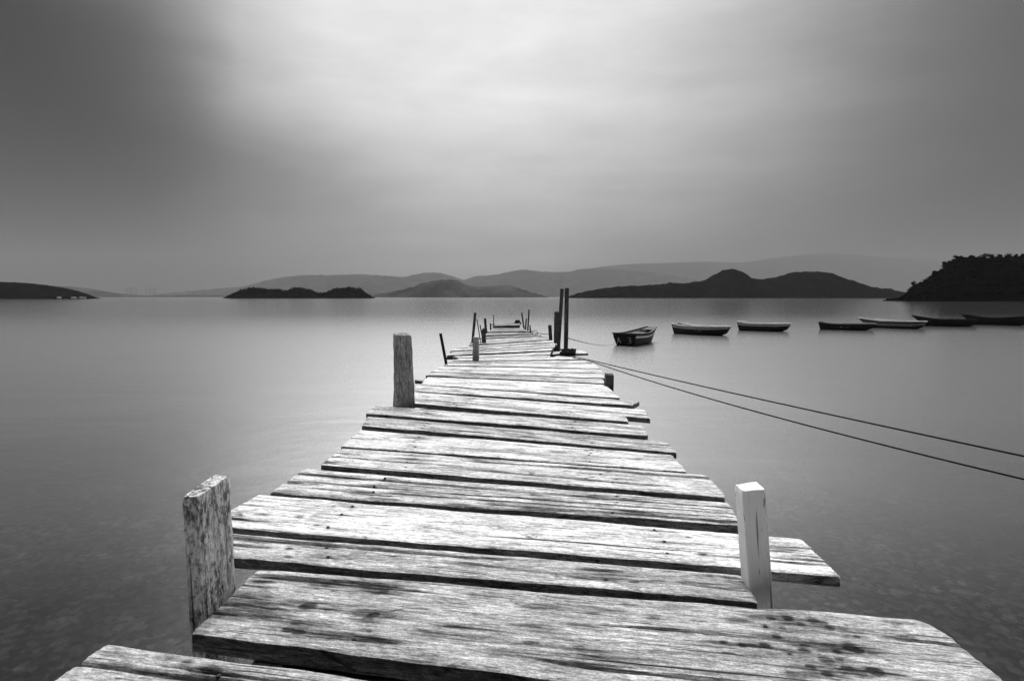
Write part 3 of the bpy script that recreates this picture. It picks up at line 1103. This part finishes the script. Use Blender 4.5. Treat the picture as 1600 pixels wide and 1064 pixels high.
HEAD = [(1384, 467.6), (1398, 466.0), (1410, 464.5), (1418, 458.5), (1424, 450), (1432, 445), (1442, 441), (1452, 434), (1462, 428), (1474, 420), (1478, 413), (1488, 408),
        (1500, 404.5), (1520, 403), (1545, 403.5), (1570, 403), (1600, 402.5), (1660, 399), (1760, 392), (1900, 396)]
hill('headland', HEAD, 330, 46, n=240, m=18, rough=.08, fine=.5, shear=.72, mat='dark_land', label='steep black wooded headland at the right edge of the bay', seed=2.0)
hill('island', [(889, 463.6), (905, 458.5), (920, 454.5), (950, 449.5), (980, 447.3), (1000, 446.6), (1030, 445), (1048, 442), (1066, 443), (1095, 439), (1110, 434),
                (1125, 426), (1137, 421.3), (1148, 425), (1162, 434), (1180, 437), (1200, 435), (1215, 433), (1235, 427), (1250, 425), (1275, 425), (1290, 428),
                (1305, 434), (1330, 443), (1360, 450), (1390, 454), (1402, 459), (1412, 463.6)], 1150, 150, mat='land', n=360, fine=2.6, rough=.1,
     label='dark island with a pointed peak and a flat topped hump', seed=5.0)
hill('island', [(575, 463.7), (590, 460), (610, 457), (640, 450), (660, 443), (680, 439), (700, 437), (715, 439), (728, 445.5), (740, 448), (760, 448), (780, 446),
                (800, 446.5), (815, 452), (830, 457), (845, 461), (855, 463.7)], 2600, 420, n=260, fine=4.0, rough=.1, label='grey rounded island behind the middle of the pier', seed=8.0)
hill('island', [(361, 463.6), (370, 460), (380, 455), (395, 451), (410, 452), (422, 453), (432, 452.5), (441, 457), (450, 455), (465, 451.3), (480, 452), (490, 457),
                (500, 458), (512, 459), (520, 454.5), (530, 451.5), (546, 450.3), (560, 452), (570, 458), (580, 463.6)], 900, 60, mat='dark_land', n=300, fine=2.4,
     label='low dark wooded islets left of the pier', seed=11.0)
hill('hills', [(-160, 438), (-60, 440), (0, 441.5), (30, 441.5), (50, 444), (70, 446), (85, 450), (97, 455.5), (110, 461), (120, 463.7)], 700, 110, mat='land', n=140, fine=1.2,
     label='dark low hill at the left edge', seed=14.0)
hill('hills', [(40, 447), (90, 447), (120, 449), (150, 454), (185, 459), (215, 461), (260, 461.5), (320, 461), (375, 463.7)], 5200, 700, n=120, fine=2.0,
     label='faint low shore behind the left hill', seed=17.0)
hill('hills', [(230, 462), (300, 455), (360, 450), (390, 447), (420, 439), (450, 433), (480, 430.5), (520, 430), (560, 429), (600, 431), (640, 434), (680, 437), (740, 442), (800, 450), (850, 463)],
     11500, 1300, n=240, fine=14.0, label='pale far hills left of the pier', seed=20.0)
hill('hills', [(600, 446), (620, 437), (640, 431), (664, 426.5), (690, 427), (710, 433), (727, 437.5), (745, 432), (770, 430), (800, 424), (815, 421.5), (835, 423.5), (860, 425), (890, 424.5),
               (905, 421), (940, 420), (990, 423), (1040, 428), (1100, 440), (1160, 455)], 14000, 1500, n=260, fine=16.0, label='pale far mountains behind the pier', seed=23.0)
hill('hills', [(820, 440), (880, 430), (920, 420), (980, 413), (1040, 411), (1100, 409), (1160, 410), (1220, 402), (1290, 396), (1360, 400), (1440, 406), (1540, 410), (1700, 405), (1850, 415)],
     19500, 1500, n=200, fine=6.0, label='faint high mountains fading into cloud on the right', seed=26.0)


# woods: clumps of leaf-sized faces
def clumps(name, label, spots, rad, nq, q, mat):
    vs, fs = [], []
    rgn = random.Random(name + label)
    for p in spots:
        r = rad * rgn.choice([.5, .7, .8, 1.0, 1.3, 1.9])
        for _ in range(nq):
            while True:
                d = Vector((rgn.uniform(-1, 1), rgn.uniform(-1, 1), rgn.uniform(-1, 1)))
                if d.length < 1:
                    break
            c_ = p + Vector((d.x * r, d.y * r, d.z * r * .7))
            a = Vector((rgn.gauss(0, 1), rgn.gauss(0, 1), rgn.gauss(0, 1))).normalized()
            b = a.orthogonal().normalized()
            e = a.cross(b)
            s = q * rgn.uniform(.6, 1.3)
            k = len(vs)
            vs += [c_ + b * s, c_ + e * s * .7, c_ - b * s, c_ - e * s * .7]
            fs.append((k, k + 1, k + 2, k + 3))
    return vs, fs


hv, hn, hm = TOPS['steep black wooded headland at the right edge of the bay']
spots = []
rg = random.Random(12)
while len(spots) < 2600:
    i = rg.randint(12, hn - 1)
    j = rg.randint(1, hm // 2 + 2)
    p = hv[i * (hm + 1) + j]
    if p.z < 1.0 or p.x > 390:
        continue
    spots.append(p + Vector((rg.uniform(-.6, .6), rg.uniform(-1, 1), rg.uniform(-.7, .3))))
vs, fs = clumps('woods', 'a', spots, .95, 12, .42, M['leaf'])
o = link('woods', vs, fs, M['leaf'])
tag(o, 'dense dark woods covering the headland', 'woods', None, 'stuff')
hv, hn, hm = TOPS['low dark wooded islets left of the pier']
spots = []
while len(spots) < 700:
    i = rg.randint(6, hn - 6)
    j = rg.randint(3, hm // 2 + 1)
    p = hv[i * (hm + 1) + j]
    if p.z < 2:
        continue
    spots.append(p + Vector((rg.uniform(-1, 1), rg.uniform(-2, 2), rg.uniform(-.5, .6))))
vs, fs = clumps('woods', 'b', spots, 2.0, 9, .9, M['leaf'])
o = link('woods', vs, fs, M['leaf'])
tag(o, 'dark woods on the low islets', 'woods', None, 'stuff')


def skyline_tree(px, py, hgt, spread, label):
    """a tree on the crest of the headland: base just under the crest"""
    top = at_depth(px, py, 329)
    base = Vector((top.x, 329, top.z - hgt))
    root = empty('tree', base, label, 'tree', 'trees on the crest of the headland')
    hgt *= 1.25
    spread *= 1.3
    w = Matrix.Translation(base)
    rgn = random.Random(px)
    mb = MB()
    bend = rgn.uniform(-.3, .3)
    mb.tube([(0, 0, -1.2), (bend * .3, 0, hgt * .4), (bend, 0, hgt * .85)], [.16, .12, .05], 7)
    for k in range(4):
        a = rgn.uniform(0, 6.28)
        mb.tube([(bend * .3, 0, hgt * .45), (bend + math.cos(a) * spread * .7, math.sin(a) * spread * .5, hgt * rgn.uniform(.7, .9))], [.06, .025], 5)
    mb.build('trunk', M['bark'], root, world=w)
    sp = []
    for k in range(13):
        a = rgn.uniform(0, 6.28)
        r = spread * math.sqrt(rgn.random())
        sp.append(Vector((bend + math.cos(a) * r, math.sin(a) * r * .7, hgt * rgn.uniform(.45, 1.0) - r * .25)))
    vs, fs = clumps('crown', str(px), sp, .6, 26, .3, M['leaf'])
    link('crown', vs, fs, M['leaf'], root, False, w)


for px, py, hg, sp_, lb in (
        (1426, 442, 2.0, .7, 'lowest small tree leaning out from the foot of the headland slope'),
        (1461, 425, 1.7, .8, 'low bushy tree halfway up the headland slope'),
        (1476, 410.5, 2.2, .9, 'tree jutting out at the shoulder of the headland slope'),
        (1494, 400.5, 2.2, .9, 'first tree on top of the headland where the slope ends'),
        (1502, 401, 1.9, .8, 'small tree just right of the first tree on the headland top'),
        (1517, 400, 2.0, 1.2, 'broad low tree in the smooth part of the headland crest'),
        (1540, 398.2, 2.3, 1.1, 'flat topped tree before the dip on the headland crest'),
        (1549, 399.5, 2.0, .8, 'narrow tree beside the flat topped one on the crest'),
        (1562, 399, 2.0, 1.0, 'rounded tree in the middle of the right half of the crest'),
        (1575, 398, 2.5, 1.0, 'tallest tree rising over the headland crest'),
        (1589, 398.6, 2.2, 1.1, 'wide tree on the crest near the photo edge'),
        (1598, 398.3, 2.4, 1.0, 'tree on the crest cut by the right photo edge')):
    skyline_tree(px, py, hg, sp_, lb)

# waterfront houses and tower blocks across the bay
for px, py, wpx, hpx, Y, lb in ((92.5, 461.5, 2.6, 3.0, 590, 'tiny white house at the foot of the dark left hill'),
                                (115.5, 461.8, 5.5, 2.2, 620, 'longer pale waterfront building past the tip of the left hill'),
                                (129, 461.8, 7.5, 2.2, 640, 'rightmost low pale waterfront building on the left shore')):
    c = at_depth(px, 464, Y)
    w = wpx * Y / F
    hh = hpx * Y / F
    base = Vector((c.x, Y, .6))
    root = empty('waterfront_house', base, lb, 'house', 'pale houses on the left shore')
    W4 = Matrix.Translation(base)
    mb = MB()
    mb.box((0, 0, hh * .35), (w, 4, hh * .7))
    mb.build('wall', M['pale_wall'], root, world=W4)
    mb = MB()
    a = hh * .7
    mb.add([(-w / 2 - .2, -2.3, a), (w / 2 + .2, -2.3, a), (w / 2 + .2, 2.3, a), (-w / 2 - .2, 2.3, a), (-w / 2, 0, hh), (w / 2, 0, hh)],
           [(0, 1, 5, 4), (2, 3, 4, 5), (1, 2, 5), (3, 0, 4), (3, 2, 1, 0)])
    mb.build('roof', M['roof'], root, world=W4)
    mb = MB()
    mb.box((0, 0, -.9), (w + 3, 7, 1.9))
    mb.build('quay', M['land'], root, world=W4)
TL = ['broad hazy tower block, leftmost of those across the bay', 'hazy tower block beside the broad leftmost one', 'low hazy tower block at the right of the left trio',
      'narrow hazy tower block, first of the right trio', 'middle hazy tower block of the right trio', 'rightmost hazy tower block across the bay']
for (px, wpx, ty), lb in zip(((199, 5, 449.5), (206, 5, 449), (213, 4, 450.5), (229, 3, 449.5), (235, 3, 450.5), (242, 4, 449.5)), TL):
    Y = 15000
    c = at_depth(px, 464, Y)
    t_ = at_depth(px, ty, Y)
    w = wpx * Y / F
    root = empty('tower_block', Vector((c.x, Y, 0)), lb, 'tower block', 'hazy tower blocks across the bay')
    W4 = Matrix.Translation((c.x, Y, 0))
    mb = MB()
    mb.box((0, 0, t_.z / 2 - 1), (w, w * .5, t_.z + 2))
    mb.build('wall', M['tower'], root, world=W4)
    mb = MB()
    mb.box((0, 0, t_.z + 4), (w * .35, w * .2, 8.2))
    mb.build('roof_plant', M['tower'], root, world=W4)

# ------------------------------------------------------------------ water and sea bed
m, nt, out = nt_new('sea_water')
nb = NB(nt)
geo = nb.n('ShaderNodeNewGeometry').outputs['Position']
r1_ = nb.noise(nb.mapping(geo, (1.6, 2.6, 1)), 1.0, 6.0, .62, .4)
r2_ = nb.noise(nb.mapping(geo, (.12, .35, 1)), 1.0, 3.0, .5, .6)
hgt = nb.math('ADD', nb.math('MULTIPLY', r1_, .35), nb.math('MULTIPLY', r2_, 1.2))
bp = nb.n('ShaderNodeBump')
bp.inputs['Strength'].default_value = 0.25
bp.inputs['Distance'].default_value = 0.09
nb.l(hgt, bp.inputs['Height'])
g_ = nb.n('ShaderNodeNewGeometry')
dt = nb.n('ShaderNodeVectorMath', operation='DOT_PRODUCT')
nb.l(g_.outputs['Incoming'], dt.inputs[0])
nb.l(g_.outputs['Normal'], dt.inputs[1])
fres = nb.ramp(nb.math('ABSOLUTE', dt.outputs['Value']), [(0, .97), (.08, .97), (.16, .98), (.27, .76), (.40, .27), (.52, .10), (.75, .06), (1, .05)])
# roughness set by distance to brighten near reflections and keep the horizon water darker
sp_ = nb.n('ShaderNodeSeparateXYZ')
nb.l(geo, sp_.inputs[0])
wr = nb.rng(sp_.outputs[1], 10, 80, .21, .09, True)
gl = nb.n('ShaderNodeBsdfGlossy')
nb.l(wr, gl.inputs['Roughness'])
gl.inputs['Color'].default_value = (.96, .96, .96, 1)
nb.l(bp.outputs[0], gl.inputs['Normal'])
tr = nb.n('ShaderNodeBsdfTransparent')
tr.inputs['Color'].default_value = (.7, .7, .7, 1)
df = nb.n('ShaderNodeBsdfDiffuse')
df.inputs['Color'].default_value = (.015, .015, .015, 1)
mx0 = nb.n('ShaderNodeMixShader')
mx0.inputs[0].default_value = .3
nb.l(tr.outputs[0], mx0.inputs[1])
nb.l(df.outputs[0], mx0.inputs[2])
mx = nb.n('ShaderNodeMixShader')
nb.l(fres, mx.inputs[0])
nb.l(mx0.outputs[0], mx.inputs[1])
nb.l(gl.outputs[0], mx.inputs[2])
nb.l(mx.outputs[0], out.inputs[0])
M['water'] = m
BX, BY0, BY1 = 21000, -120, 21500
o = link('water', [(-BX + 50, BY0 + 10, 0), (BX - 50, BY0 + 10, 0), (BX - 50, BY1 - 50, 0), (-BX + 50, BY1 - 50, 0)], [(0, 1, 2, 3)], m)
tag(o, 'calm grey sea water', 'water', None, 'structure')

m, nt, out = nt_new('sea_bed_stones')
nb = NB(nt)
geo = nb.n('ShaderNodeNewGeometry').outputs['Position']
vo = nb.n('ShaderNodeTexVoronoi')
vo.inputs['Scale'].default_value = 6.5
wv = nb.n('ShaderNodeTexNoise')
wv.inputs['Scale'].default_value = 3.0
wv.inputs['Detail'].default_value = 4.0
nb.l(geo, wv.inputs['Vector'])
wa = nb.n('ShaderNodeVectorMath', operation='MULTIPLY_ADD')
nb.l(wv.outputs['Color'], wa.inputs[0])
wa.inputs[1].default_value = (.5, .5, .5)
nb.l(geo, wa.inputs[2])
nb.l(wa.outputs[0], vo.inputs['Vector'])
vo2 = nb.n('ShaderNodeTexVoronoi')
vo2.inputs['Scale'].default_value = 15.0
nb.l(geo, vo2.inputs['Vector'])
big = nb.noise(geo, .7, 6.0, .65, .6)
sx = nb.n('ShaderNodeSeparateColor')
nb.l(vo.outputs['Color'], sx.inputs[0])
sy = nb.n('ShaderNodeSeparateColor')
nb.l(vo2.outputs['Color'], sy.inputs[0])
c1 = nb.math('MULTIPLY', nb.math('MULTIPLY', nb.math('POWER', sx.outputs[0], 6.0), .9), nb.rng(vo.outputs['Distance'], .1, .5, 1.0, .25))
c2 = nb.math('MULTIPLY', nb.math('POWER', sy.outputs[0], 2.0), .6)
cc = nb.math('ADD', c1, c2)
cc = nb.math('MULTIPLY', nb.math('ADD', nb.math('MULTIPLY', cc, .19), .006), nb.rng(big, .35, .65, .25, 1.7))
bs = nb.n('ShaderNodeBsdfDiffuse')
nb.l(bw(nb, cc), bs.inputs[0])
nb.l(bs.outputs[0], out.inputs[0])
o = link('seabed', [(-BX + 50, BY0 + 10, BED - 6), (BX - 50, BY0 + 10, BED - 6), (BX - 50, BY1 - 50, BED - 6), (-BX + 50, BY1 - 50, BED - 6),
                    (-60, -60, BED), (60, -60, BED), (60, 60, BED - .4), (-60, 60, BED - .4)],
         [(0, 1, 5, 4), (1, 2, 6, 5), (2, 3, 7, 6), (3, 0, 4, 7), (4, 5, 6, 7)], m)
tag(o, 'stony sea bed showing dimly through the shallow water', 'seabed', None, 'structure')

# ------------------------------------------------------------------ haze
m, nt, out = nt_new('haze_air')
pv = nt.nodes.new('ShaderNodeVolumePrincipled')
pv.inputs['Color'].default_value = (.5, .5, .5, 1)
pv.inputs['Density'].default_value = 0.75e-4
nt.links.new(pv.outputs[0], out.inputs['Volume'])
mb = MB()
z0, z1 = BED - 7, 1580.0
mb.box((0, (BY0 + BY1) / 2, (z0 + z1) / 2), (2 * BX, BY1 - BY0, z1 - z0))
o = mb.build('haze', m)
tag(o, 'thin pale haze over the bay', 'haze', None, 'stuff')

# ------------------------------------------------------------------ sky, sun, camera
SUN_EL, SUN_AZ = math.radians(42), math.radians(-6)
w = bpy.data.worlds.new('World')
S.world = w
w.use_nodes = True
nt = w.node_tree
nt.nodes.clear()
nb = NB(nt)
wo = nt.nodes.new('ShaderNodeOutputWorld')
tc = nb.n('ShaderNodeTexCoord').outputs['Generated']
sky = nb.n('ShaderNodeTexSky', sky_type='NISHITA')
sky.sun_disc = False
sky.sun_elevation = SUN_EL
sky.sun_rotation = SUN_AZ
sky.air_density = 1.0
sky.dust_density = 5.0
r2b = nb.n('ShaderNodeRGBToBW')
nb.l(sky.outputs[0], r2b.inputs[0])
bg1 = nb.n('ShaderNodeBackground')
bg1.inputs[1].default_value = 0.05
# overcast: brightness by direction, with drifting streaks
wn = nb.n('ShaderNodeTexNoise')
wn.inputs['Scale'].default_value = 2.2
wn.inputs['Detail'].default_value = 3.0
nb.l(tc, wn.inputs['Vector'])
sub = nb.n('ShaderNodeVectorMath', operation='SUBTRACT')
nb.l(wn.outputs['Color'], sub.inputs[0])
sub.inputs[1].default_value = (.5, .5, .5)
scl = nb.n('ShaderNodeVectorMath', operation='SCALE')
nb.l(sub.outputs[0], scl.inputs[0])
scl.inputs['Scale'].default_value = .16
ad = nb.n('ShaderNodeVectorMath', operation='ADD')
nb.l(tc, ad.inputs[0])
nb.l(scl.outputs[0], ad.inputs[1])
nrm = nb.n('ShaderNodeVectorMath', operation='NORMALIZE')
nb.l(ad.outputs[0], nrm.inputs[0])
sx = nb.n('ShaderNodeSeparateXYZ')
nb.l(nrm.outputs[0], sx.inputs[0])
az = nb.math('MULTIPLY', nb.math('ARCTAN2', sx.outputs[0], sx.outputs[1]), 180 / math.pi)
sx0 = nb.n('ShaderNodeSeparateXYZ')
nb.l(tc, sx0.inputs[0])
el = nb.math('MULTIPLY', nb.math('ARCSINE', nb.math('ADD', nb.math('MULTIPLY', sx.outputs[2], .5), nb.math('MULTIPLY', sx0.outputs[2], .5))), 180 / math.pi)


def stops(lst, lo, hi):
    return [((a - lo) / (hi - lo), v) for a, v in lst]


A = nb.ramp(nb.rng(az, -180, 180, 0, 1), stops([(-180, .28), (-90, .18), (-60, .19), (-46, .17), (-40, .25), (-33, .50), (-24, .86), (-15, 1.0), (-7, 1.03), (1, 1.02), (13, .93),
                                              (20, .84), (26, .73), (34, .54), (42, .35), (60, .24), (90, .24), (180, .28)], -180, 180))
Bv = nb.ramp(nb.rng(el, -90, 90, 0, 1), stops([(-90, .2), (-2, .68), (0, .72), (4, .74), (8, .77), (12, .85), (16.5, .94), (22, .96), (30, .95), (45, 1.0), (90, 1.0)], -90, 90))
fwd = nb.rng(sx0.outputs[1], -.25, .45, 0, 1, True)
hi = nb.math('MULTIPLY', nb.rng(el, 36, 64, 0, 1, True), fwd)
mA = nb.n('ShaderNodeMix', data_type='FLOAT')
nb.l(nb.rng(el, 50, 75, 0, 1, True), mA.inputs[0])
nb.l(A, mA.inputs[2])
mA.inputs[3].default_value = .85
s = nb.math('MULTIPLY', mA.outputs[0], Bv)


def blob(a0, e0, ra, re, k):
    d1 = nb.math('DIVIDE', nb.math('SUBTRACT', az, a0), ra)
    d2 = nb.math('DIVIDE', nb.math('SUBTRACT', el, e0), re)
    q = nb.math('ADD', nb.math('MULTIPLY', d1, d1), nb.math('MULTIPLY', d2, d2))
    g = nb.math('POWER', 2.718, nb.math('MULTIPLY', q, -1.0))
    return nb.math('MULTIPLY_ADD', g, k, 1.0)


s = nb.math('MULTIPLY', s, blob(-38, 13, 13, 9, -.52))
s = nb.math('MULTIPLY', s, blob(-22, 9, 12, 6, -.14))
s = nb.math('MULTIPLY', s, blob(36, 3, 16, 4, -.18))
s = nb.math('MULTIPLY', s, blob(-12, 3.2, 15, 1.3, .10))
s = nb.math('MULTIPLY', s, blob(4, 3.6, 6, .9, .06))
s = nb.math('MULTIPLY', s, blob(-3, 4.5, 19, 5, .12))
st1 = nb.noise(nb.mapping(tc, (2.0, 2.0, 9.0)), 1.0, 5.0, .55, .3)
st2 = nb.noise(nb.mapping(tc, (5.0, 5.0, 16.0)), 1.0, 4.0, .5, .2)
s = nb.math('MULTIPLY', s, nb.rng(st1, .3, .7, .94, 1.06))
s = nb.math('MULTIPLY', s, nb.rng(st2, .3, .7, .975, 1.025))
lum = nb.math('POWER', s, 2.2)
ZG = 11.5
lum = nb.math('MULTIPLY', lum, nb.math('MULTIPLY_ADD', hi, ZG, 1.0))
bg2 = nb.n('ShaderNodeBackground')
nb.l(bw(nb, lum), bg2.inputs[0])
bg2.inputs[1].default_value = 0.44
skyc = nb.math('MULTIPLY', nb.math('MINIMUM', r2b.outputs[0], 5.0), lum)
nb.l(bw(nb, skyc), bg1.inputs[0])
ads = nb.n('ShaderNodeAddShader')
nb.l(bg1.outputs[0], ads.inputs[0])
nb.l(bg2.outputs[0], ads.inputs[1])
nb.l(ads.outputs[0], wo.inputs[0])

sd = bpy.data.lights.new('sun', 'SUN')
sd.energy = 1.5
sd.angle = math.radians(25)
so = bpy.data.objects.new('sun', sd)
COL.objects.link(so)
dv = Vector((math.sin(SUN_AZ) * math.cos(SUN_EL), math.cos(SUN_AZ) * math.cos(SUN_EL), math.sin(SUN_EL)))
so.rotation_euler = dv.to_track_quat('Z', 'Y').to_euler()
so.location = (0, 0, 30)

cd = bpy.data.cameras.new('camera')
cd.sensor_fit = 'HORIZONTAL'
cd.sensor_width = 36
cd.lens = F / 1600 * 36
cd.clip_start = .05
cd.clip_end = 40000
co = bpy.data.objects.new('camera', cd)
COL.objects.link(co)
co.location = (0, 0, ZC)
co.rotation_euler = (math.pi / 2 - PITCH, 0, 0)
S.camera = co

S.render.engine = 'CYCLES'
S.cycles.use_denoising = True
S.cycles.denoising_prefilter = 'FAST'
S.cycles.max_bounces = 6
S.cycles.transparent_max_bounces = 8
S.cycles.volume_bounces = 0
S.cycles.sample_clamp_indirect = 6
S.view_settings.view_transform = 'Standard'
S.view_settings.look = 'None'
S.view_settings.exposure = 0.6
S.view_settings.gamma = 1
